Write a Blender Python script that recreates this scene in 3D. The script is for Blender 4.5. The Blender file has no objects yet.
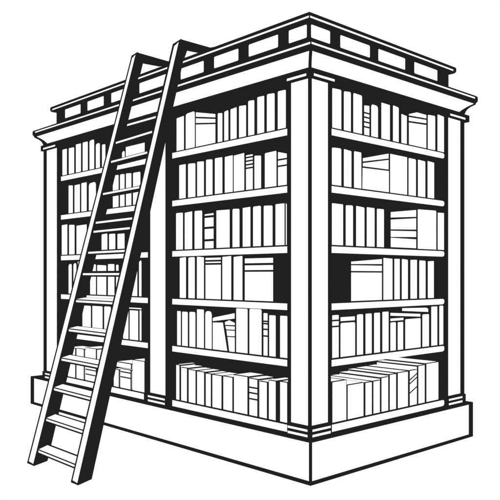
import bpy, math, random

# ---------------------------------------------------------------- set-up
random.seed(4)
scene = bpy.context.scene
COL = scene.collection


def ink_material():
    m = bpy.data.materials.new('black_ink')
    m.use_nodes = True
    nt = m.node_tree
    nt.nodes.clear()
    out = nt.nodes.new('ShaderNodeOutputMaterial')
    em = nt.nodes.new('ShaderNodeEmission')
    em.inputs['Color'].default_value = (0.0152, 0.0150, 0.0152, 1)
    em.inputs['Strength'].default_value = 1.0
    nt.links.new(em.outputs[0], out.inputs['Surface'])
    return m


def paper_material():  # glows by itself, so white areas stay flat and take no shade
    m = bpy.data.materials.new('white_paper')
    m.use_nodes = True
    nt = m.node_tree
    nt.nodes.clear()
    out = nt.nodes.new('ShaderNodeOutputMaterial')
    em = nt.nodes.new('ShaderNodeEmission')
    em.inputs['Color'].default_value = (1, 1, 1, 1)
    em.inputs['Strength'].default_value = 1.0
    nt.links.new(em.outputs[0], out.inputs['Surface'])
    return m


INK = ink_material()  # drawn outlines, and shade in recesses and on turned-away faces painted black
PAPER = paper_material()
LIFT = 0.002        # white areas lie this far proud of the inked solid


class Shape:
    """Collects inked solids and white areas; build() links them as ONE mesh object."""

    def __init__(self):
        self.v, self.f, self.m = [], [], []

    def face(self, pts, mat):
        n = len(self.v)
        self.v += [tuple(p) for p in pts]
        self.f.append(tuple(range(n, n + len(pts))))
        self.m.append(mat)

    def box(self, x0, x1, y0, y1, z0, z1):
        n = len(self.v)
        self.v += [(x, y, z) for z in (z0, z1) for x, y in ((x0, y0), (x1, y0), (x1, y1), (x0, y1))]
        for q in ((3, 2, 1, 0), (4, 5, 6, 7), (0, 1, 5, 4), (1, 2, 6, 5), (2, 3, 7, 6), (3, 0, 4, 7)):
            self.f.append(tuple(n + i for i in q))
            self.m.append(0)

    def prism(self, poly, push):
        """solid between a polygon (3D points) and its copy moved by push"""
        k = len(poly)
        n = len(self.v)
        self.v += [tuple(p) for p in poly]
        self.v += [tuple(p[i] + push[i] for i in range(3)) for p in poly]
        self.f.append(tuple(range(n, n + k)))
        self.f.append(tuple(range(n + 2 * k - 1, n + k - 1, -1)))
        self.m += [0, 0]
        for i in range(k):
            j = (i + 1) % k
            self.f.append((n + j, n + i, n + k + i, n + k + j))
            self.m.append(0)

    def white(self, pts):
        self.face(pts, 1)

    def build(self, name, parent=None, org=(0, 0, 0)):
        me = bpy.data.meshes.new(name)
        me.from_pydata([(a - org[0], b - org[1], c - org[2]) for a, b, c in self.v], [], self.f)
        me.materials.append(INK)
        me.materials.append(PAPER)
        for p, mi in zip(me.polygons, self.m):
            p.material_index = mi
        me.update()
        o = bpy.data.objects.new(name, me)
        COL.objects.link(o)
        if parent:
            o.parent = parent
        else:
            o.location = org
        return o


def tag(o, label, cat, group=None):
    o['label'] = label
    o['category'] = cat
    if group:
        o['group'] = group
    return o


def thing(name, label, cat, loc=(0, 0, 0), group=None):
    o = bpy.data.objects.new(name, None)
    o.location = loc
    o.empty_display_size = 0.2
    COL.objects.link(o)
    return tag(o, label, cat, group)


def front_rect(s, x0, x1, z0, z1, y):            # white area facing -Y
    y -= LIFT
    s.white([(x0, y, z0), (x1, y, z0), (x1, y, z1), (x0, y, z1)])


def side_rect(s, y0, y1, z0, z1, x):             # white area facing +X
    x += LIFT
    s.white([(x, y0, z0), (x, y1, z0), (x, y1, z1), (x, y0, z1)])


def far_rect(s, y0, y1, z0, z1, x):              # white area facing -X
    x -= LIFT
    s.white([(x, y1, z0), (x, y0, z0), (x, y0, z1), (x, y1, z1)])


def back_rect(s, x0, x1, z0, z1, y):             # white area facing +Y
    y += LIFT
    s.white([(x1, y, z0), (x0, y, z0), (x0, y, z1), (x1, y, z1)])


# ---------------------------------------------------------------- the setting
g = Shape()
g.white([(-60, -60, 0), (60, -60, 0), (60, 60, 0), (-60, 60, 0)])
ground = g.build('ground')
ground['kind'] = 'structure'

# ---------------------------------------------------------------- the bookcase
XL, YR = -3.66, 1.900          # far ends of the two faces; the near corner is at 0, 0
case = thing('bookcase', 'huge white bookcase with pilasters, cornice and six rows of shelves on both faces', 'bookcase',
             (0, 0, 0))

# base
s = Shape()
bx0, bx1, by0, by1, bz = -3.845, 0.051, -0.051, 1.948, 0.285
s.box(bx0, bx1, by0, by1, 0.001, bz)
front_rect(s, bx0 + 0.085, bx1 - 0.0125, 0.029, bz - 0.013, by0)
side_rect(s, by0 + 0.0125, by1 - 0.072, 0.029, bz - 0.013, bx1)
far_rect(s, by0 + 0.02, by1 - 0.02, 0.026, bz - 0.013, bx0)
back_rect(s, bx0 + 0.02, bx1 - 0.02, 0.026, bz - 0.013, by1)
s.build('base', case)

# carcass with the three recessed bays, their shade painted as solid black ink
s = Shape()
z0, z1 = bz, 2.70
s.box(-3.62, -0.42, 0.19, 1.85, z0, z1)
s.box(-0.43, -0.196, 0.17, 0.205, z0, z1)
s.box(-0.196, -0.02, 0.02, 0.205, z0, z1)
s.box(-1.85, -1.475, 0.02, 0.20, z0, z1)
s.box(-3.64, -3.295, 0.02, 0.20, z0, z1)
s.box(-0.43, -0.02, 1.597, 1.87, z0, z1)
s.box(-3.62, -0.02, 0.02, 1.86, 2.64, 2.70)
far_rect(s, 0.25, 1.6, 0.40, 2.55, -3.64)
back_rect(s, -3.4, -0.25, 0.40, 2.55, 1.87)
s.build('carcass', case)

SHELF = [2.31, 1.93, 1.53, 1.151, 0.777, 0.347]
TH = 0.050
for i, z in enumerate(SHELF):
    zb = z - TH if i < 5 else bz + 0.0005
    lo = z - TH if i < 5 else bz + 0.008
    ln = 0.0065
    for x0, x1 in ((-3.293, -1.802), (-1.472, -0.199)):
        s = Shape()
        s.box(x0, x1, 0.001, 0.188, zb, z)  # underside stays ink: its shade is painted solid black
        front_rect(s, x0 + 0.004, x1 - 0.003, lo, z - ln, 0.001)
        s.build('shelf', case)
    s = Shape()
    y0, y1 = 0.209, 1.594
    s.box(-0.418, -0.001, y0, y1, zb, z)
    X = -0.001 + LIFT
    r = 0.018
    s.white([(X, y0 + 0.003, lo), (X, y1 - 0.03, lo), (X, y1 - 0.008, lo + 0.006), (X, y1 - 0.003, lo + r),
             (X, y1 - 0.003, z - ln - r * 0.6), (X, y1 - 0.012, z - ln - 0.003), (X, y1 - 0.03, z - ln), (X, y0 + 0.003, z - ln)])
    s.build('shelf', case)


def pilaster(x0, x1, y0, y1, front=None, side=None):
    """square post with a slab for a capital and a stepped foot; front / side = white extents"""
    zf, zc = 0.352, 2.602
    s = Shape()
    s.box(x0, x1, y0, y1, zf, zc)
    lo, hi = zf + 0.012, zc - 0.004
    if front:
        if -3 < x0 < -1:                # upper corner left black: shadow under the capital painted as ink
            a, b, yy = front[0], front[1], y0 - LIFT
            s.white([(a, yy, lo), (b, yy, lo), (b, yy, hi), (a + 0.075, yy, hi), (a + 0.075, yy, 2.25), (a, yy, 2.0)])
        else:
            front_rect(s, front[0], front[1], lo, hi, y0)
    if side:
        side_rect(s, side[0], side[1], lo, hi, x1)
    if x0 < -3.6:
        far_rect(s, y0 + 0.02, y1 - 0.02, lo, hi, x0)
    if y1 > 1.8:
        back_rect(s, x0 + 0.02, x1 - 0.02, lo, hi, y1)
    p = s.build('pilaster', case)
    e = 0.02
    c = Shape()
    ex0 = e if x0 < -3.6 else 0.004
    ey1 = e + 0.025 if y1 > 1.8 else 0.004
    ex1 = e if x1 > -0.1 else 0.004
    if -3 < x0 < -1:
        ex0 = 0.30      # the strip runs on under the frieze behind the ladder
    c.box(x0 - ex0, x1 + ex1, y0 - e, y1 + ey1, zc, 2.656)
    if front:
        front_rect(c, front[0] - (0.04 if x0 < -3.6 else 0.36 if x0 < -1 else 0.02), front[1] + 0.003, 2.611, 2.627, y0 - e)
    if side:
        side_rect(c, side[0] - 0.003, side[1] + 0.045, 2.611, 2.627, x1 + ex1)
    c.build('capital', p)
    f = Shape()
    e = 0.008
    f.box(x0 - (e if x0 < -3.6 else 0), x1 + (e if x1 > -0.1 else 0), y0 - e, y1 + (e if y1 > 1.8 else 0), bz, zf)
    for a, b in ((0.325, 0.340), (0.290, 0.306)):
        if front:
            front_rect(f, front[0] - 0.024, front[1] + 0.003, a, b, y0 - e)
        if side:
            side_rect(f, side[0] - 0.003, side[1] + 0.02, a, b, x1 + e)
    f.build('foot', p)
    return p


pilaster(-0.196, 0, 0, 0.207, (-0.165, -0.0155), (0.0155, 0.173))
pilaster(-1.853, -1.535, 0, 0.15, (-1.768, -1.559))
pilaster(XL, -3.33, 0, 0.15, (-3.584, -3.373))
pilaster(-0.25, 0, 1.598, YR, None, (1.648, 1.832))


def ring(p, z):
    return [(XL - p * 1.1, -p, z), (p, -p, z), (p, YR + p, z), (XL - p * 1.1, YR + p, z)]


def loft(s, levels):
    n = len(s.v)
    for p, z in levels:
        s.v += ring(p, z)
    k = len(levels)
    for a in range(k - 1):
        for i in range(4):
            j = (i + 1) % 4
            s.f.append((n + 4 * a + i, n + 4 * a + j, n + 4 * a + 4 + j, n + 4 * a + 4 + i))
            s.m.append(0)
    s.f.append((n + 3, n + 2, n + 1, n))
    s.m.append(0)
    t = n + 4 * (k - 1)
    s.f.append((t, t + 1, t + 2, t + 3))
    s.m.append(0)


# frieze: a hollow curve swelling out towards the cornice
s = Shape()
prof = [(0.000, 2.656), (0.003, 2.668), (0.010, 2.690), (0.021, 2.708), (0.037, 2.724), (0.057, 2.737), (0.066, 2.745), (0.068, 2.753)]
loft(s, prof)
for (p0, a), (p1, b) in zip(prof[1:-1], prof[2:-1]):
    q0, q1 = p0 + LIFT, p1 + LIFT
    t0, t1 = (a - 2.668) / 0.08, (b - 2.668) / 0.08
    l0, l1 = XL + 0.095 - 0.11 * t0, XL + 0.095 - 0.11 * t1
    r0, r1 = YR - 0.09 + 0.125 * t0, YR - 0.09 + 0.125 * t1
    c = 0.0125
    s.white([(l0, -q0, a), (p0 - c, -q0, a), (p1 - c, -q1, b), (l1, -q1, b)])
    s.white([(q0, -p0 + c, a), (q0, r0, a), (q1, r1, b), (q1, -p1 + c, b)])
    s.white([(XL - q0 - p0 * .1, YR, a), (XL - q0 - p0 * .1, 0.02, a), (XL - q1 - p1 * .1, 0.02, b), (XL - q1 - p1 * .1, YR, b)])
s.build('frieze', case)


def rounded_slab(s, p, z0, z1, w0, w1):
    """slab with nosed edge: thin white fillet along its edge between w0 and w1"""
    h = (z1 - z0)
    loft(s, [(p - 0.012, z0), (p - 0.002, z0 + h * 0.2), (p, z0 + h * 0.4), (p, z0 + h * 0.75), (p - 0.004, z1 - h * 0.08), (p - 0.010, z1)])
    front_rect(s, XL - p + 0.055, p - 0.004, w0, w1, -p)
    side_rect(s, -p + 0.004, YR + p - 0.05, w0, w1, p)


s = Shape()
rounded_slab(s, 0.078, 2.7535, 2.814, 2.782, 2.7950)
s.build('cornice', case)

# attic storey with its white sunk panels
s = Shape()
loft(s, [(-0.092, 2.8145), (-0.092, 3.001)])
attic = s.build('attic', case)
LEFT_PANELS = [(-0.272, -0.107), (-0.671, -0.374), (-1.057, -0.782), (-1.473, -1.182), (-2.058, -1.58), (-2.51, -2.19),
               (-2.933, -2.641), (-3.37, -3.065)]
RIGHT_PANELS = [(0.107, 0.300), (0.408, 0.741), (0.842, 1.181), (1.304, 1.631)]


def chamfered(a, b, c, d, r):
    return [(a + r, c), (b - r, c), (b - r * .3, c + r * .3), (b, c + r), (b, d - r), (b - r * .3, d - r * .3), (b - r, d), (a + r, d),
            (a + r * .3, d - r * .3), (a, d - r), (a, c + r), (a + r * .3, c + r * .3)]


for a, b in LEFT_PANELS:
    s = Shape()
    pts = chamfered(a, b, 2.905, 2.9925, 0.008)
    s.prism([(x, 0.089, z) for x, z in pts], (0, 0.01, 0))
    s.white([(x, 0.089 - LIFT, z) for x, z in pts])
    s.build('panel', attic)
for a, b in RIGHT_PANELS:
    s = Shape()
    pts = chamfered(a, b, 2.905, 2.9925, 0.008)
    s.prism([(-0.089, y, z) for y, z in pts], (-0.01, 0, 0))
    s.white([(-0.089 + LIFT, y, z) for y, z in pts])
    s.build('panel', attic)

s = Shape()
rounded_slab(s, -0.047, 3.0015, 3.054, 3.0115, 3.0245)
s.build('top_slab', case)

# ---------------------------------------------------------------- the ladder
ladder = thing('ladder', 'tall wooden ladder leaning against the left face of the bookcase', 'ladder', (-1.3, -1.1, 0))
LO = (-1.3, -1.1, 0)


def lerp(a, b, t):
    return tuple(p + (q - p) * t for p, q in zip(a, b))


SK = -0.42            # the rails are cut askew: their depth runs back and a little to the left


def rail(bl, br, tl, tr, d0, d1):
    """front-left / front-right corners at the foot and at the head; depth at foot and head"""
    s = Shape()
    bbl, bbr = (bl[0] + SK * d0, bl[1] + d0, 0.004), (br[0] + SK * d0, br[1] + d0, 0.004)
    tbl, tbr = (tl[0] + SK * d1, tl[1] + d1, tl[2] + 0.002), (tr[0] + SK * d1, tr[1] + d1, tr[2] + 0.002)
    n = len(s.v)
    s.v += [bl, br, bbr, bbl, tl, tr, tbr, tbl]  # only the front gets white; shade on the rail sides is painted black
    for q in ((3, 2, 1, 0), (4, 5, 6, 7), (0, 1, 5, 4), (1, 2, 6, 5), (2, 3, 7, 6), (3, 0, 4, 7)):
        s.f.append(tuple(n + i for i in q))
        s.m.append(0)

    def fr(a, t):
        p = lerp(lerp(bl, br, a), lerp(tl, tr, a), t)
        return (p[0], p[1] - LIFT, p[2])
    s.white([fr(0.21, 0.0055), fr(0.87, 0.0040), fr(0.82, 0.9945), fr(0.31, 0.9905)])
    return s.build('rail', ladder, LO)


L_BL, L_BR, L_TL, L_TR = (-1.680, -1.119, 0.002), (-1.572, -1.119, 0.002), (-1.668, -0.252, 3.070), (-1.572, -0.262, 3.074)
R_BL, R_BR, R_TL, R_TR = (-1.052, -1.121, 0.002), (-0.958, -1.121, 0.002), (-1.046, -0.312, 2.998), (-0.958, -0.305, 3.016)
rail(L_BL, L_BR, L_TL, L_TR, 0.130, 0.085)
rail(R_BL, R_BR, R_TL, R_TR, 0.130, 0.085)

for z in (0.110, 0.322, 0.532, 0.739, 0.946, 1.155, 1.352, 1.510, 1.667, 1.735, 1.954, 2.203, 2.353):
    t = z / 3.04
    a = lerp(L_BR, L_TR, t)
    b = lerp(R_BL, R_TL, t)
    d = 0.104
    h = 0.031
    f = 0.006
    A = (a[0] - 0.02, a[1] + f, z)
    B = (b[0] + 0.02, b[1] + f, z)
    Ab, Bb = (A[0] + SK * d, A[1] + d, z + 0.012), (B[0] + SK * d, B[1] + d, z + 0.012)
    s = Shape()
    s.prism([A, B, Bb, Ab], (0, 0, -h))

    def up(u, w):
        p = lerp(lerp(A, B, u), lerp(Ab, Bb, u), w)
        return (p[0], p[1], p[2] + LIFT)
    if z < 1.30:
        s.white([up(0.015, 0.015), up(0.96, 0.015), up(0.96, 0.80), up(0.015, 0.80)])
    y = min(A[1], B[1]) - LIFT
    s.white([(A[0], A[1] - LIFT, z - 0.019), (B[0] - 0.022, B[1] - LIFT, z - 0.019), (B[0] - 0.022, B[1] - LIFT, z - 0.005), (A[0], A[1] - LIFT, z - 0.005)])
    s.build('tread', ladder, LO)


def hook(x, pts, w):
    s = Shape()
    s.prism([(x, y, z) for y, z in pts], (-w, 0, 0))
    return s.build('hook', ladder, LO)


hook(-0.958, [(-0.300, 3.013), (-0.275, 2.880), (-0.247, 2.948), (-0.133, 2.955), (-0.070, 2.984), (0.046, 3.032), (0.046, 3.042), (-0.034, 3.014)], 0.014)
hook(-1.572, [(-0.258, 3.071), (-0.235, 2.900), (-0.208, 3.000), (-0.044, 3.008), (0.046, 3.036), (0.046, 3.064)], 0.014)

# ---------------------------------------------------------------- the books
# bay M = left face right of the ladder, L = left face behind the ladder, R = right face.
# upright: ends along the face and heights at both ends; flat: ends, bottom, top; the rest: outlines.
BOOKS = [
    ('M', 0, 'u', [-1.422, -1.325, 2.575, 2.575], [], 0, 1, 0, 0, 'white upright book, leftmost, top shelf, bay right of the ladder'),
    ('M', 0, 'u', [-1.305, -1.189, 2.59, 2.59], [], 1, 1, 0, 0, 'round-topped white upright book, second from left, top shelf, bay right of the ladder'),
    ('M', 0, 'p', [(-1.179, 2.581), (-0.945, 2.526), (-0.945, 2.501), (-1.179, 2.547)], 'uppermost book of the three piled together, top shelf, bay right of the ladder', 0),
    ('M', 0, 'p', [(-1.179, 2.535), (-0.945, 2.489), (-0.945, 2.462), (-1.179, 2.499)], 'second book down of the three piled together, top shelf, bay right of the ladder', 0),
    ('M', 0, 'p', [(-1.179, 2.487), (-0.945, 2.454), (-0.945, 2.319), (-1.179, 2.326)], 'broad block of a book under two flat ones, top shelf, bay right of the ladder', 1),
    ('M', 0, 'u', [-0.921, -0.866, 2.525, 2.525], [], 0, 1, 0, 0, 'slim short white upright book, third from left, top shelf, bay right of the ladder'),
    ('M', 0, 'u', [-0.848, -0.799, 2.53, 2.53], [], 0, 1, 0, 0, 'slim short white upright book, fourth from left, top shelf, bay right of the ladder'),
    ('M', 0, 'u', [-0.779, -0.709, 2.535, 2.535], [], 0, 1, 0, 0, 'slim short white upright book, fifth from left, top shelf, bay right of the ladder'),
    ('M', 0, 'u', [-0.687, -0.61, 2.537, 2.537], [], 0, 1, 0, 0, 'slim white upright book, fifth from right, top shelf, bay right of the ladder'),
    ('M', 0, 'u', [-0.591, -0.525, 2.557, 2.557], [], 0, 1, 0, 0, 'slim white upright book, fourth from right, top shelf, bay right of the ladder'),
    ('M', 0, 'u', [-0.498, -0.426, 2.567, 2.567], [], 0, 1, 0, 0, 'slim white upright book, third from right, top shelf, bay right of the ladder'),
    ('M', 0, 'u', [-0.403, -0.325, 2.568, 2.568], [], 0, 1, 0, 0, 'slim white upright book, second from right, top shelf, bay right of the ladder'),
    ('M', 0, 'u', [-0.298, -0.22, 2.569, 2.569], [], 0, 1, 0, 0, 'slim white upright book, rightmost, top shelf, bay right of the ladder'),
    ('M', 1, 'u', [-1.388, -1.302, 2.198, 2.198], [], 0, 1, 0, 0, 'white upright book, leftmost, second shelf, bay right of the ladder'),
    ('M', 1, 'u', [-1.276, -1.182, 2.194, 2.194], [], 0, 1, 0, 0, 'white upright book, second from left, second shelf, bay right of the ladder'),
    ('M', 1, 'u', [-1.163, -1.079, 2.196, 2.196], [], 0, 1, 0, 0, 'white upright book, third from left, second shelf, bay right of the ladder'),
    ('M', 1, 'u', [-1.057, -0.978, 2.199, 2.199], [], 0, 1, 0, 0, 'slim white upright book, fourth from left, second shelf, bay right of the ladder'),
    ('M', 1, 'u', [-0.954, -0.866, 2.199, 2.199], [], 0, 1, 0, 0, 'white upright book, fifth from left, second shelf, bay right of the ladder'),
    ('M', 1, 'u', [-0.842, -0.751, 2.197, 2.197], [], 0, 1, 0, 0, 'white upright book, sixth from left, second shelf, bay right of the ladder'),
    ('M', 1, 'u', [-0.743, -0.629, 2.196, 2.196], [], 0, 1, 0, 0, 'white upright book, fifth from right, second shelf, bay right of the ladder'),
    ('M', 1, 'u', [-0.613, -0.541, 2.179, 2.179], [2.162, 2.137, 2.111, 2.087], 0, 1, 0, 0, 'slim banded white upright book, fourth from right, second shelf, bay right of the ladder'),
    ('M', 1, 'u', [-0.527, -0.457, 2.162, 2.162], [], 0, 1, 0, 0, 'slim short white upright book, third from right, second shelf, bay right of the ladder'),
    ('M', 1, 'u', [-0.423, -0.308, 2.171, 2.171], [], 0, 1, 0, 0, 'white upright book, second from right, second shelf, bay right of the ladder'),
    ('M', 1, 'u', [-0.296, -0.211, 2.162, 2.141], [2.108, 2.065], 0, 1, 0, 0, 'banded short white upright book, rightmost, second shelf, bay right of the ladder'),
    ('M', 2, 'u', [-1.429, -1.338, 1.823, 1.823], [], 0, 1, 0, 0, 'white upright book, leftmost, third shelf, bay right of the ladder'),
    ('M', 2, 'u', [-1.318, -1.221, 1.822, 1.822], [], 0, 1, 0, 0, 'white upright book, second from left, third shelf, bay right of the ladder'),
    ('M', 2, 'u', [-1.195, -1.1, 1.824, 1.824], [], 0, 1, 0, 0, 'white upright book, third from left, third shelf, bay right of the ladder'),
    ('M', 2, 'u', [-1.073, -0.966, 1.793, 1.793], [1.772, 1.688, 1.595], 0, 1.5, 0, 0, 'banded white upright book, fourth from left, third shelf, bay right of the ladder'),
    ('M', 2, 'u', [-0.936, -0.785, 1.81, 1.81], [], 0, 1, 0, 0, 'white upright book, fifth from left, third shelf, bay right of the ladder'),
    ('M', 2, 'u', [-0.757, -0.679, 1.809, 1.809], [], 0, 1, 0, 0, 'slim white upright book, sixth from left, third shelf, bay right of the ladder'),
    ('M', 2, 'u', [-0.648, -0.565, 1.811, 1.811], [], 0, 1, 0, 0, 'white upright book, fifth from right, third shelf, bay right of the ladder'),
    ('M', 2, 'u', [-0.541, -0.459, 1.812, 1.812], [], 0, 1, 0, 0, 'white upright book, fourth from right, third shelf, bay right of the ladder'),
    ('M', 2, 'u', [-0.434, -0.345, 1.808, 1.808], [], 0, 1, 0, 0, 'white upright book, third from right, third shelf, bay right of the ladder'),
    ('M', 2, 'u', [-0.32, -0.232, 1.812, 1.812], [], 0, 1, 0, 0, 'white upright book, second from right, third shelf, bay right of the ladder'),
    ('M', 2, 'u', [-0.223, -0.211, 1.809, 1.809], [], 0, 1, 0, 0, 'slim white upright book, rightmost, third shelf, bay right of the ladder'),
    ('M', 3, 'u', [-1.381, -1.299, 1.471, 1.471], [], 0, 1, 0, 0, 'white upright book, leftmost, fourth shelf, bay right of the ladder'),
    ('M', 3, 'u', [-1.272, -1.189, 1.471, 1.471], [], 0, 1, 0, 0, 'white upright book, second from left, fourth shelf, bay right of the ladder'),
    ('M', 3, 'u', [-1.166, -1.079, 1.471, 1.471], [], 0, 1, 0, 0, 'white upright book, third from left, fourth shelf, bay right of the ladder'),
    ('M', 3, 'f', [-1.063, -0.883, 1.445, 1.464], 'top thin flat book of the narrow pile, fourth shelf, bay right of the ladder'),
    ('M', 3, 'f', [-1.063, -0.883, 1.422, 1.435], 'lower thin flat book of the narrow pile, fourth shelf, bay right of the ladder'),
    ('M', 3, 'k', [-1.063, -0.883, 1.41, 1.41], 'narrow upright book under two thin flat ones, fourth shelf, bay right of the ladder'),
    ('M', 3, 'u', [-0.869, -0.768, 1.469, 1.469], [], 0, 1, 0, 0, 'white upright book, second from right, fourth shelf, bay right of the ladder'),
    ('M', 3, 'u', [-0.745, -0.648, 1.467, 1.467], [], 0, 1, 0, 0, 'white upright book, rightmost, fourth shelf, bay right of the ladder'),
    ('M', 3, 'f', [-0.626, -0.34, 1.415, 1.452], 'top flat book of the wide pile, fourth shelf, bay right of the ladder'),
    ('M', 3, 'f', [-0.626, -0.34, 1.367, 1.403], 'lower flat book of the wide pile, fourth shelf, bay right of the ladder'),
    ('M', 3, 'k', [-0.626, -0.34, 1.356, 1.356], 'wide square book under two flat ones, fourth shelf, bay right of the ladder'),
    ('M', 4, 'u', [-1.415, -1.365, 1.05, 1.05], [], 0, 1, 0, 0, 'slim white upright book, leftmost, fifth shelf, bay right of the ladder'),
    ('M', 4, 'u', [-1.351, -1.276, 1.048, 1.048], [], 0, 1, 0, 0, 'slim white upright book, second from left, fifth shelf, bay right of the ladder'),
    ('M', 4, 'u', [-1.259, -1.182, 1.05, 1.05], [], 0, 1, 0, 0, 'slim white upright book, third from left, fifth shelf, bay right of the ladder'),
    ('M', 4, 'u', [-1.166, -1.079, 1.073, 1.073], [], 0, 1, 0, 0, 'white upright book, fourth from left, fifth shelf, bay right of the ladder'),
    ('M', 4, 'u', [-1.066, -0.987, 1.063, 1.063], [], 1.3, 1, 0, 0, 'slim round-topped white upright book, fifth from left, fifth shelf, bay right of the ladder'),
    ('M', 4, 'p', [(-0.978, 0.982), (-0.86, 0.987), (-0.811, 0.788), (-0.978, 0.786)], 'book leaning left with its right edge slanted, fifth shelf, bay right of the ladder', 1),
    ('M', 4, 'p', [(-0.978, 1.011), (-0.96, 1.021), (-0.731, 1.061), (-0.731, 1.022), (-0.978, 0.989)], 'flat book lying aslant over the leaning book, fifth shelf, bay right of the ladder', 0),
    ('M', 4, 'm', [(-0.845, 0.996), (-0.729, 1.003), (-0.729, 0.786), (-0.796, 0.787)], [[(-0.84, 0.99), (-0.791, 1.006), (-0.731, 0.99), (-0.731, 0.973), (-0.837, 0.97)], [(-0.834, 0.962), (-0.731, 0.964), (-0.731, 0.94), (-0.825, 0.938)], [(-0.822, 0.931), (-0.731, 0.932), (-0.731, 0.893), (-0.814, 0.891)], [(-0.811, 0.884), (-0.731, 0.885), (-0.731, 0.788), (-0.791, 0.789)]], 'triangular banded book wedged beside the leaning book, fifth shelf, bay right of the ladder'),
    ('M', 4, 'u', [-0.717, -0.594, 1.095, 1.095], [], 0, 1, 0, 0, 'tall white upright book, fifth from right, fifth shelf, bay right of the ladder'),
    ('M', 4, 'u', [-0.578, -0.452, 1.097, 1.097], [], 0, 1, 0, 0, 'tall white upright book, fourth from right, fifth shelf, bay right of the ladder'),
    ('M', 4, 'u', [-0.436, -0.393, 1.072, 1.072], [1.016, 1.0, 0.961, 0.915], 0, 1, 0, 0, 'slim banded white upright book, third from right, fifth shelf, bay right of the ladder'),
    ('M', 4, 'u', [-0.38, -0.315, 1.06, 1.06], [], 0, 1, 0, 0, 'slim white upright book, second from right, fifth shelf, bay right of the ladder'),
    ('M', 4, 'u', [-0.276, -0.206, 1.061, 1.061], [], 0, 1, 0, 0, 'slim white upright book, rightmost, fifth shelf, bay right of the ladder'),
    ('M', 5, 'u', [-1.429, -1.381, 0.623, 0.623], [], 0, 1, 0, 0, 'slim white upright book, leftmost, bottom shelf, bay right of the ladder'),
    ('M', 5, 'u', [-1.365, -1.285, 0.608, 0.608], [], 0, 1, 0, 0, 'slim white upright book, second from left, bottom shelf, bay right of the ladder'),
    ('M', 5, 'u', [-1.269, -1.179, 0.6, 0.6], [], 0, 1, 0, 0, 'white upright book, third from left, bottom shelf, bay right of the ladder'),
    ('M', 5, 'u', [-1.166, -1.076, 0.598, 0.598], [], 0, 1, 0, 0, 'white upright book, fourth from left, bottom shelf, bay right of the ladder'),
    ('M', 5, 'u', [-1.06, -0.996, 0.592, 0.592], [], 0, 1, 0, 0, 'slim white upright book, fifth from left, bottom shelf, bay right of the ladder'),
    ('M', 5, 'u', [-0.984, -0.874, 0.591, 0.591], [], 0, 1, 0, 0, 'white upright book, sixth from left, bottom shelf, bay right of the ladder'),
    ('M', 5, 'u', [-0.86, -0.754, 0.592, 0.592], [], 0, 1, 0, 0, 'white upright book, sixth from right, bottom shelf, bay right of the ladder'),
    ('M', 5, 'u', [-0.743, -0.594, 0.614, 0.614], [], 0, 1, 0, 0, 'white upright book, fifth from right, bottom shelf, bay right of the ladder'),
    ('M', 5, 'u', [-0.581, -0.493, 0.606, 0.606], [0.546, 0.508, 0.466], 0, 1, 0, 0, 'banded white upright book, fourth from right, bottom shelf, bay right of the ladder'),
    ('M', 5, 'u', [-0.478, -0.398, 0.597, 0.597], [], 0, 1, 0, 0, 'slim white upright book, third from right, bottom shelf, bay right of the ladder'),
    ('M', 5, 'u', [-0.385, -0.313, 0.614, 0.614], [], 0, 1, 0, 0, 'slim white upright book, second from right, bottom shelf, bay right of the ladder'),
    ('M', 5, 'u', [-0.278, -0.206, 0.617, 0.617], [], 0, 1, 0, 0, 'slim white upright book, rightmost, bottom shelf, bay right of the ladder'),
    ('R', 0, 'u', [0.225, 0.322, 2.579, 2.579], [], 0, 1, 0, 0, 'white upright book, leftmost, top shelf, right side'),
    ('R', 0, 'u', [0.346, 0.424, 2.581, 2.581], [], 0, 1, 0, 0, 'slim white upright book, second from left, top shelf, right side'),
    ('R', 0, 'u', [0.447, 0.547, 2.583, 2.583], [], 0, 1, 0, 0, 'white upright book, third from left, top shelf, right side'),
    ('R', 0, 'u', [0.568, 0.63, 2.521, 2.521], [2.468, 2.437, 2.404, 2.37], 0, 1, 0, 0, 'slim banded short white upright book, fourth from left, top shelf, right side'),
    ('R', 0, 'u', [0.648, 0.73, 2.54, 2.54], [], 1, 1, 0, 0, 'round-topped short white upright book, fifth from left, top shelf, right side'),
    ('R', 0, 'u', [0.767, 0.873, 2.571, 2.571], [], 0, 1, 0, 0, 'white upright book, fifth from right, top shelf, right side'),
    ('R', 0, 'u', [0.908, 0.983, 2.573, 2.573], [], 0, 1, 0, 0, 'slim white upright book, fourth from right, top shelf, right side'),
    ('R', 0, 'u', [1.013, 1.086, 2.526, 2.526], [], 0, 1, 0, 0, 'slim short white upright book, third from right, top shelf, right side'),
    ('R', 0, 'p', [(1.11, 2.541), (1.216, 2.574), (1.347, 2.574), (1.347, 2.544), (1.11, 2.531)], 'uppermost book with a peaked top in the pile, top shelf, right side', 0),
    ('R', 0, 'p', [(1.11, 2.522), (1.347, 2.536), (1.347, 2.506), (1.11, 2.49)], 'second book down in the pile, top shelf, right side', 0),
    ('R', 0, 'p', [(1.11, 2.481), (1.347, 2.496), (1.347, 2.321), (1.11, 2.322)], 'broad book under two flat ones, top shelf, right side', 1),
    ('R', 0, 'u', [1.365, 1.472, 2.581, 2.581], [], 0, 1, 0, 0, 'white upright book, second from right, top shelf, right side'),
    ('R', 0, 'u', [1.502, 1.6, 2.6, 2.6], [], 0, 1, 0, 0, 'white upright book, rightmost, top shelf, right side'),
    ('R', 1, 'u', [0.222, 0.322, 2.184, 2.184], [], 0, 1, 0, 0, 'white upright book, leftmost, second shelf, right side'),
    ('R', 1, 'u', [0.346, 0.43, 2.184, 2.184], [], 0, 1, 0, 0, 'white upright book, second from left, second shelf, right side'),
    ('R', 1, 'u', [0.455, 0.539, 2.185, 2.185], [], 0, 1, 0, 0, 'white upright book, third from left, second shelf, right side'),
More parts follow.
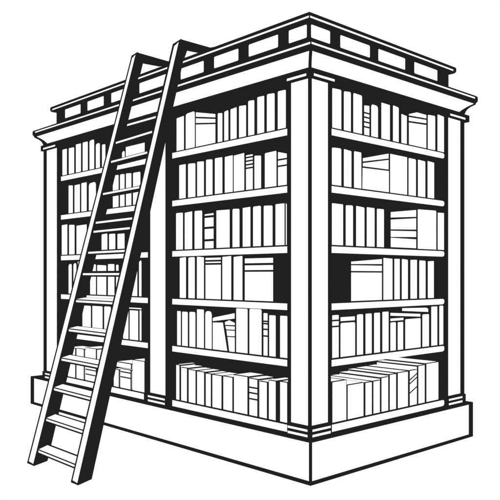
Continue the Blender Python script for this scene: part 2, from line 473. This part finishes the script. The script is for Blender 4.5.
    ('R', 1, 'p', [(0.553, 2.146), (0.857, 2.217), (0.857, 2.181), (0.553, 2.123)], 'uppermost tilted book of the slanting pile, second shelf, right side', 0),
    ('R', 1, 'p', [(0.553, 2.112), (0.857, 2.171), (0.857, 2.098), (0.553, 2.09)], 'second tilted book of the slanting pile, second shelf, right side', 0),
    ('R', 1, 'p', [(0.55, 2.082), (0.861, 2.091), (0.861, 1.941), (0.547, 1.936)], 'broad book under the slanting pile, second shelf, right side', 1),
    ('R', 1, 'u', [0.873, 1.09, 2.216, 2.216], [], 0, 1, 0, 0, 'wide white upright book, fourth from left, second shelf, right side'),
    ('R', 1, 'u', [1.106, 1.206, 2.213, 2.213], [], 0, 1, 0, 0, 'white upright book, third from right, second shelf, right side'),
    ('R', 1, 'u', [1.23, 1.333, 2.213, 2.213], [], 0, 1, 0, 0, 'white upright book, second from right, second shelf, right side'),
    ('R', 1, 'u', [1.362, 1.457, 2.217, 2.217], [], 0, 1, 0, 0, 'white upright book, rightmost, second shelf, right side'),
    ('R', 2, 'u', [0.222, 0.341, 1.811, 1.811], [], 0, 1, 0, 0, 'white upright book, leftmost, third shelf, right side'),
    ('R', 2, 'u', [0.366, 0.447, 1.809, 1.809], [], 0, 1, 0, 0, 'white upright book, second from left, third shelf, right side'),
    ('R', 2, 'u', [0.478, 0.574, 1.808, 1.808], [], 0, 1, 0, 0, 'white upright book, third from left, third shelf, right side'),
    ('R', 2, 'u', [0.597, 0.69, 1.809, 1.809], [], 0, 1, 0, 0, 'white upright book, fourth from left, third shelf, right side'),
    ('R', 2, 'u', [0.714, 0.801, 1.807, 1.807], [], 0, 1, 0, 0, 'white upright book, third from right, third shelf, right side'),
    ('R', 2, 'p', [(0.88, 1.794), (1.209, 1.83), (1.209, 1.775), (0.88, 1.751)], 'uppermost of the four books lying flat, third shelf, right side', 0),
    ('R', 2, 'p', [(0.88, 1.739), (1.209, 1.767), (1.209, 1.678), (0.88, 1.665)], 'second down of the four books lying flat, third shelf, right side', 0),
    ('R', 2, 'p', [(0.88, 1.658), (1.209, 1.668), (1.209, 1.621), (0.88, 1.61)], 'third down of the four books lying flat, third shelf, right side', 0),
    ('R', 2, 'f', [0.88, 1.209, 1.536, 1.607], 'lowest of the four books lying flat, third shelf, right side'),
    ('R', 2, 'u', [1.227, 1.487, 1.838, 1.838], [], 0, 1, 0, 0, 'wide white upright book, second from right, third shelf, right side'),
    ('R', 2, 'u', [1.505, 1.604, 1.828, 1.828], [], 0, 1, 0, 0, 'white upright book, rightmost, third shelf, right side'),
    ('R', 3, 'p', [(0.424, 1.427), (0.776, 1.45), (0.776, 1.411), (0.424, 1.407)], 'uppermost flat book of the pile, fourth shelf, right side', 0),
    ('R', 3, 'f', [0.424, 0.776, 1.36, 1.402], 'second flat book of the pile, fourth shelf, right side'),
    ('R', 3, 'k', [0.424, 0.776, 1.351, 1.351], 'wide square book under two flat ones, fourth shelf, right side'),
    ('R', 3, 'u', [0.791, 0.905, 1.455, 1.455], [], 0, 1, 0, 0, 'white upright book, leftmost, fourth shelf, right side'),
    ('R', 3, 'u', [0.925, 0.996, 1.453, 1.453], [], 0, 1, 0, 0, 'slim white upright book, second from left, fourth shelf, right side'),
    ('R', 3, 'u', [1.019, 1.1, 1.451, 1.451], [], 0, 1, 0, 0, 'white upright book, third from left, fourth shelf, right side'),
    ('R', 3, 'u', [1.13, 1.22, 1.449, 1.449], [], 0, 1, 0, 0, 'white upright book, third from right, fourth shelf, right side'),
    ('R', 3, 'u', [1.248, 1.337, 1.445, 1.445], [], 0, 1, 0, 0, 'white upright book, second from right, fourth shelf, right side'),
    ('R', 3, 'u', [1.365, 1.453, 1.442, 1.442], [], 0, 1, 0, 0, 'white upright book, rightmost, fourth shelf, right side'),
    ('R', 4, 'u', [0.225, 0.295, 1.066, 1.066], [1.03, 0.99], 0, 1, 0, 0, 'slim banded white upright book, leftmost, fifth shelf, right side'),
    ('R', 4, 'u', [0.311, 0.47, 1.01, 1.01], [], 0, 1, 0, 0, 'short white upright book, second from left, fifth shelf, right side'),
    ('R', 4, 'f', [0.311, 0.467, 1.021, 1.051], 'flat book on the broad short book beside the banded one, fifth shelf, right side'),
    ('R', 4, 'u', [0.487, 0.559, 1.061, 1.061], [], 0, 1, 0, 0, 'slim white upright book, third from left, fifth shelf, right side'),
    ('R', 4, 'u', [0.583, 0.657, 1.063, 1.063], [], 0, 1, 0, 0, 'slim white upright book, fourth from left, fifth shelf, right side'),
    ('R', 4, 'u', [0.681, 0.754, 1.065, 1.065], [], 0, 1, 0, 0, 'slim white upright book, fifth from left, fifth shelf, right side'),
    ('R', 4, 'u', [0.779, 0.857, 1.069, 1.069], [], 0, 1, 0, 0, 'slim white upright book, sixth from left, fifth shelf, right side'),
    ('R', 4, 'u', [0.876, 0.947, 0.988, 0.988], [], 0, 1, 0, 0, 'slim short white upright book, sixth from right, fifth shelf, right side'),
    ('R', 4, 'u', [0.967, 1.039, 0.986, 0.986], [], 0, 1, 0, 0, 'slim short white upright book, fifth from right, fifth shelf, right side'),
    ('R', 4, 'f', [0.876, 1.043, 0.997, 1.018], 'short flat book on two narrow short books, fifth shelf, right side'),
    ('R', 4, 'p', [(0.876, 1.06), (1.265, 1.035), (1.265, 1.014), (0.876, 1.039)], 'long thin flat book across the shorter ones, fifth shelf, right side', 0),
    ('R', 4, 'u', [1.063, 1.269, 1.004, 1.004], [], 0, 1, 0, 0, 'wide short white upright book, fourth from right, fifth shelf, right side'),
    ('R', 4, 'u', [1.29, 1.384, 1.031, 1.031], [], 0, 1, 0, 0, 'short white upright book, third from right, fifth shelf, right side'),
    ('R', 4, 'p', [(1.023, 1.089), (1.344, 1.083), (1.373, 1.074), (1.373, 1.046), (1.023, 1.066)], 'uppermost flat book near the shelf above, fifth shelf, right side', 0),
    ('R', 4, 'u', [1.413, 1.502, 1.087, 1.087], [], 0, 1, 0, 0, 'white upright book, second from right, fifth shelf, right side'),
    ('R', 4, 'u', [1.528, 1.589, 1.091, 1.091], [], 0, 1, 0, 0, 'slim white upright book, rightmost, fifth shelf, right side'),
    ('R', 5, 'u', [0.225, 0.377, 0.62, 0.62], [], 0, 1, 0, 0, 'white upright book, leftmost, bottom shelf, right side'),
    ('R', 5, 'u', [0.385, 0.565, 0.582, 0.582], [], 0, 1, 0, 0, 'white upright book, second from left, bottom shelf, right side'),
    ('R', 5, 'u', [0.58, 0.66, 0.578, 0.578], [], 0, 1, 0, 0, 'short white upright book, third from left, bottom shelf, right side'),
    ('R', 5, 'u', [0.672, 0.754, 0.579, 0.579], [], 0, 1, 0, 0, 'short white upright book, fourth from left, bottom shelf, right side'),
    ('R', 5, 'u', [0.767, 0.854, 0.594, 0.594], [], 0, 1, 0, 0, 'white upright book, fifth from left, bottom shelf, right side'),
    ('R', 5, 'u', [0.867, 0.951, 0.607, 0.607], [], 0, 1, 0, 0, 'white upright book, fifth from right, bottom shelf, right side'),
    ('R', 5, 'u', [0.967, 1.103, 0.61, 0.61], [], 0, 1, 0, 0, 'white upright book, fourth from right, bottom shelf, right side'),
    ('R', 5, 'u', [1.12, 1.22, 0.613, 0.613], [0.564, 0.536, 0.465], 0, 1, 1, 0, 'banded white upright book, third from right, bottom shelf, right side'),
    ('R', 5, 'u', [1.234, 1.326, 0.639, 0.639], [], 0, 1, 0, 0, 'white upright book, second from right, bottom shelf, right side'),
    ('R', 5, 'u', [1.344, 1.52, 0.646, 0.646], [], 0, 1, 0, 0, 'tall white upright book, rightmost, bottom shelf, right side'),
    ('L', 0, 'u', [-3.275, -3.183, 2.567, 2.567], [], 0, 1, 0, 0, 'white upright book, leftmost, top shelf, bay behind the ladder'),
    ('L', 0, 'u', [-3.148, -3.041, 2.564, 2.564], [], 0, 1, 0, 0, 'white upright book, second from left, top shelf, bay behind the ladder'),
    ('L', 0, 'u', [-3.011, -2.912, 2.582, 2.582], [], 0, 1, 0, 0, 'white upright book, third from left, top shelf, bay behind the ladder'),
    ('L', 0, 'u', [-2.883, -2.786, 2.583, 2.583], [], 0, 1, 0, 0, 'white upright book, fourth from left, top shelf, bay behind the ladder'),
    ('L', 0, 'u', [-2.758, -2.672, 2.585, 2.585], [], 1, 1, 0, 0, 'round-topped white upright book, fourth from right, top shelf, bay behind the ladder'),
    ('L', 0, 'u', [-2.645, -2.572, 2.539, 2.539], [], 1, 1, 0, 0, 'slim round-topped white upright book, third from right, top shelf, bay behind the ladder'),
    ('L', 0, 'u', [-2.538, -2.478, 2.516, 2.516], [], 0, 1, 0, 0, 'slim short white upright book, second from right, top shelf, bay behind the ladder'),
    ('L', 0, 'u', [-2.207, -2.162, 2.412, 2.412], [], 2, 1, 0, 0, 'slim round-topped short white upright book, rightmost, top shelf, bay behind the ladder'),
    ('L', 0, 'f', [-2.148, -1.795, 2.343, 2.444], 'big white block of a book between the ladder rails, top shelf, bay behind the ladder'),
    ('L', 0, 'f', [-2.097, -1.817, 2.317, 2.328], 'thin flat book under the big block, top shelf, bay behind the ladder'),
    ('L', 1, 'u', [-3.152, -3.066, 2.201, 2.201], [], 0, 1, 0, 0, 'white upright book, leftmost, second shelf, bay behind the ladder'),
    ('L', 1, 'u', [-3.037, -2.932, 2.196, 2.196], [], 0, 1, 0, 0, 'white upright book, second from left, second shelf, bay behind the ladder'),
    ('L', 1, 'u', [-2.908, -2.806, 2.203, 2.203], [], 0, 1, 0, 0, 'white upright book, third from left, second shelf, bay behind the ladder'),
    ('L', 1, 'u', [-2.77, -2.641, 2.19, 2.19], [], 1.5, 1, 0, 0, 'round-topped white upright book, fourth from left, second shelf, bay behind the ladder'),
    ('L', 1, 'u', [-2.356, -2.26, 2.216, 2.216], [], 0, 1, 0, 0, 'white upright book, fourth from right, second shelf, bay behind the ladder'),
    ('L', 1, 'u', [-2.239, -2.165, 2.214, 2.214], [], 0, 1, 0, 0, 'slim white upright book, third from right, second shelf, bay behind the ladder'),
    ('L', 1, 'u', [-2.145, -2.059, 2.211, 2.211], [], 0, 1, 0, 0, 'white upright book, second from right, second shelf, bay behind the ladder'),
    ('L', 1, 'u', [-2.036, -1.923, 2.207, 2.207], [], 0, 1, 0, 0, 'white upright book, rightmost, second shelf, bay behind the ladder'),
    ('L', 2, 'u', [-3.288, -3.174, 1.827, 1.827], [], 0, 1, 0, 0, 'white upright book, leftmost, third shelf, bay behind the ladder'),
    ('L', 2, 'u', [-3.143, -3.033, 1.819, 1.819], [], 0, 1, 0, 0, 'white upright book, second from left, third shelf, bay behind the ladder'),
    ('L', 2, 'u', [-2.999, -2.806, 1.807, 1.807], [], 0, 1, 0, 0, 'white upright book, third from left, third shelf, bay behind the ladder'),
    ('L', 2, 'u', [-2.545, -2.444, 1.706, 1.706], [], 0, 1, 0, 0, 'short white upright book, third from right, third shelf, bay behind the ladder'),
    ('L', 2, 'u', [-2.418, -2.313, 1.701, 1.701], [], 0, 1, 0, 0, 'short white upright book, second from right, third shelf, bay behind the ladder'),
    ('L', 2, 'u', [-2.281, -2.165, 1.696, 1.696], [], 0, 1, 0, 0, 'short white upright book, rightmost, third shelf, bay behind the ladder'),
    ('L', 3, 'u', [-3.152, -3.088, 1.441, 1.441], [], 1, 1, 0, 0, 'slim round-topped white upright book, leftmost, fourth shelf, bay behind the ladder'),
    ('L', 3, 'u', [-3.058, -2.999, 1.448, 1.448], [], 2, 1, 0, 0, 'slim round-topped white upright book, second from left, fourth shelf, bay behind the ladder'),
    ('L', 3, 'u', [-2.974, -2.932, 1.462, 1.462], [], 0, 1, 0, 0, 'slim white upright book, third from left, fourth shelf, bay behind the ladder'),
    ('L', 3, 'u', [-2.746, -2.641, 1.434, 1.434], [], 0, 1, 0, 0, 'white upright book, fourth from left, fourth shelf, bay behind the ladder'),
    ('L', 3, 'u', [-2.622, -2.463, 1.424, 1.424], [], 0, 1, 0, 0, 'white upright book, fifth from left, fourth shelf, bay behind the ladder'),
    ('L', 3, 'u', [-2.437, -2.328, 1.432, 1.432], [], 0, 1, 0, 0, 'white upright book, fourth from right, fourth shelf, bay behind the ladder'),
    ('L', 3, 'u', [-2.303, -2.26, 1.425, 1.425], [], 0, 1, 0, 0, 'slim white upright book, third from right, fourth shelf, bay behind the ladder'),
    ('L', 3, 'u', [-2.076, -1.969, 1.434, 1.434], [], 0, 1, 0, 0, 'white upright book, second from right, fourth shelf, bay behind the ladder'),
    ('L', 3, 'u', [-1.946, -1.907, 1.455, 1.455], [], 1, 1, 0, 0, 'slim round-topped white upright book, rightmost, fourth shelf, bay behind the ladder'),
    ('L', 4, 'u', [-2.887, -2.731, 1.048, 1.048], [], 0, 1, 0, 0, 'white upright book, leftmost, fifth shelf, bay behind the ladder'),
    ('L', 4, 'u', [-2.707, -2.526, 1.05, 1.05], [], 0, 1, 0, 0, 'white upright book, second from left, fifth shelf, bay behind the ladder'),
    ('L', 4, 'u', [-2.5, -2.386, 1.052, 1.052], [], 0, 1, 0, 0, 'white upright book, third from left, fifth shelf, bay behind the ladder'),
    ('L', 4, 'u', [-2.19, -2.104, 1.025, 1.025], [], 0, 1, 0, 0, 'white upright book, third from right, fifth shelf, bay behind the ladder'),
    ('L', 4, 'u', [-2.087, -1.956, 1.032, 1.032], [], 0, 1, 0, 0, 'white upright book, second from right, fifth shelf, bay behind the ladder'),
    ('L', 4, 'u', [-1.937, -1.907, 1.037, 1.037], [], 0, 1, 0, 0, 'slim white upright book, rightmost, fifth shelf, bay behind the ladder'),
    ('L', 4, 'f', [-2.197, -1.907, 1.044, 1.057], 'thin flat book laid across three upright books, fifth shelf, bay behind the ladder'),
    ('L', 5, 'u', [-3.165, -3.02, 0.63, 0.63], [], 0, 1, 0, 0, 'white upright book, leftmost, bottom shelf, bay behind the ladder'),
    ('L', 5, 'u', [-2.999, -2.859, 0.634, 0.634], [], 0, 1, 0, 0, 'white upright book, second from left, bottom shelf, bay behind the ladder'),
    ('L', 5, 'u', [-2.83, -2.641, 0.653, 0.653], [0.453, 0.408], 0, 1, 0, 0, 'banded white upright book, third from left, bottom shelf, bay behind the ladder'),
    ('L', 5, 'f', [-2.295, -2.066, 0.527, 0.569], 'flat book on two shorter books, bottom shelf, bay behind the ladder'),
    ('L', 5, 'u', [-2.342, -2.256, 0.5, 0.5], [], 0, 1, 0, 0, 'short white upright book, third from right, bottom shelf, bay behind the ladder'),
    ('L', 5, 'u', [-2.235, -2.07, 0.514, 0.514], [0.491, 0.446], 0, 1, 0, 0, 'banded short white upright book, second from right, bottom shelf, bay behind the ladder'),
    ('L', 5, 'u', [-2.043, -1.862, 0.607, 0.607], [], 0, 1, 0, 0, 'white upright book, rightmost, bottom shelf, bay behind the ladder'),
]


EDGE = 0.0032         # inked rim round the white of every book
FR = 0.008            # books stand this far behind the shelf edge


def grow(poly, e):
    cx = sum(p[0] for p in poly) / len(poly)
    cz = sum(p[1] for p in poly) / len(poly)
    return [(x + (e if x > cx else -e), z + (e if z > cz else -e)) for x, z in poly]


def book(bay, outline, whites, depth, label, top=None, sides=False):
    """outline = inked front polygon, whites = white polygons on it, all in (along, height)"""
    left = bay != 'R'

    def P(u, z, d=0.0):
        return (u, FR + d, z) if left else (-FR - d, u, z)
    us = [p[0] for p in outline]
    zmin = min(p[1] for p in outline)
    org = P((min(us) + max(us)) / 2, zmin, depth / 2)
    s = Shape()
    s.prism([P(u, z) for u, z in outline], (0, depth, 0) if left else (-depth, 0, 0))
    for w in whites:
        s.white([P(u, z, -LIFT) for u, z in w])
    if top:                                     # white upper edge of the pages / binding
        (ua, za), (ub, zb) = top
        e = 0.014 if sides else 0.007
        if sides and not left and ua < 0.30:
            e = 0.034                           # taller than its neighbour: the far edge shows as a line
        ea, eb = (e, e) if not sides else ((e, -0.001) if left else (-0.001, e))
        s.white([P(ua + ea, za + LIFT, 0.007), P(ub - eb, zb + LIFT, 0.007), P(ub - eb, zb + LIFT, depth - 0.004), P(ua + ea, za + LIFT, depth - 0.004)])
        if sides:                               # light cover board on the side next to a lower book
            u = max(us) + 0.0006 if left else min(us) - 0.0006
            z1 = min(za, zb) - 0.0085
            s.white([P(u, zmin + 0.004, 0.007), P(u, zmin + 0.004, depth - 0.004), P(u, z1, depth - 0.004), P(u, z1, 0.007)])
    o = s.build('book', None, org)
    return tag(o, label, 'book', 'books on the shelves of the bookcase')


def top_corners(u0, u1, z0, zl, zr, r):
    r = min(r, (u1 - u0) * 0.35)
    return [(u0, z0), (u1, z0), (u1, zr - r), (u1 - 0.3 * r, zr - 0.3 * r), (u1 - r, zr), (u0 + r, zl), (u0 + 0.3 * r, zl - 0.3 * r), (u0, zl - r)]


for b in BOOKS:
    bay, row, kind = b[:3]
    zb = SHELF[row] + 0.0006
    deep = 0.155 if bay != 'R' else 0.30
    if bay == 'R' and row == 5:
        deep = 0.385
    if kind == 'u' or kind == 'k':
        u0, u1, zl, zr = b[3]
        if kind == 'u':
            bands, rd, bt, dg, tp, label = b[4:10]
        else:
            bands, rd, bt, dg, tp, label = [], 0, 1, 0, 0, b[4]
        r = random.uniform(0.004, 0.011) if not rd else 0.018 * rd
        if kind == 'k':
            r = 0.002
        j = random.uniform(-0.003, 0.003) if kind == 'u' and row < 4 else 0
        zl, zr = zl + j, zr - j
        lean = random.uniform(-0.002, 0.002)
        if row == 5:
            r = 0.003
        outline = top_corners(u0 - EDGE, u1 + EDGE, zb, zl + EDGE, zr + EDGE, r)
        z0 = zb + 0.0035
        thin = 0.0036 if row == 5 else 0.0014
        u0, u1 = u0 + thin, u1 - thin
        lw = 0.0054 * bt
        cuts = sorted(bands)
        if not cuts:
            whites = [top_corners(u0, u1, z0, zl, zr, r)]
        else:
            whites, lo = [], z0
            sl = 0.42 * (u1 - u0) if dg else 0.0
            for i, c in enumerate(cuts):
                q = [(u0, lo + (sl * -.5 if lo != z0 else 0)), (u1, lo + (sl * .5 if lo != z0 else 0)), (u1, c - lw + sl * .5), (u0, c - lw - sl * .5)]
                whites.append(q)
                lo = c + lw
            if dg:
                whites.append([(u0, lo - sl * .5), (u1, lo + sl * .5), (u1, zr), (u0, zl)])
            else:
                whites.append(top_corners(u0, u1, lo, zl, zr, min(r, 0.004)))
        dp = deep
        e = EDGE
        rr = min(r, (u1 - u0) * 0.35)
        book(bay, outline, whites, dp, label, ((u0 - e, zl + e), (u1 + e, zr + e)) if row == 5 or tp else None, row == 5 and not (bay == 'M' and -0.34 < u1 < -0.29))
    elif kind == 'f':
        u0, u1, z0, z1 = b[3]
        label = b[4]
        if 'under the big' in label:
            z0 = zb + EDGE
        q = [(u0, z0), (u1, z0), (u1, z1), (u0, z1)]
        book(bay, grow(q, EDGE), [grow(q, -0.0015)], min(deep, 0.24), label, ((u0 - EDGE, z1 + EDGE), (u1 + EDGE, z1 + EDGE)) if row == 5 else None, row == 5)
    elif kind == 'p':
        q = b[3]
        if b[5]:
            q = [(u, max(z, zb + 0.0025)) if z > zb + 0.03 else (u, zb + 0.0025) for u, z in q]
        g = grow(q, EDGE)
        if b[5]:
            g = [(u, max(z, zb)) for u, z in g]
        book(bay, g, [grow(q, -0.0015)], min(deep, 0.24), b[4])
    elif kind == 'm':
        q, ws, label = b[3:6]
        q = [(u, z) if z > zb + 0.03 else (u, zb) for u, z in q]
        ws = [[(u, z) if z > zb + 0.03 else (u, zb + 0.0025) for u, z in w] for w in ws]
        book(bay, q, ws, deep, label)

# ---------------------------------------------------------------- even white daylight of the page, no cast shadows in the drawing
w = bpy.data.worlds.new('World')
scene.world = w
w.use_nodes = True
bg = w.node_tree.nodes.get('Background') or w.node_tree.nodes.new('ShaderNodeBackground')
bg.inputs['Color'].default_value = (1, 1, 1, 1)
bg.inputs['Strength'].default_value = 1.0

# ---------------------------------------------------------------- camera
cam = bpy.data.cameras.new('camera')
cam.sensor_width = 36.0
cam.lens = 36.0 * 700.892 / 500.0
cam.shift_y = 25.5 / 500.0
cam.clip_start = 0.05
cam.clip_end = 500.0
co = bpy.data.objects.new('camera', cam)
COL.objects.link(co)
co.location = (3.02477, -3.35397, 1.33027)
yaw = math.radians(90.0 - 43.0615)
co.rotation_euler = (math.radians(90), 0, yaw)
scene.camera = co

scene.view_settings.view_transform = 'Standard'
scene.view_settings.look = 'None'
scene.view_settings.exposure = 0
scene.view_settings.gamma = 1
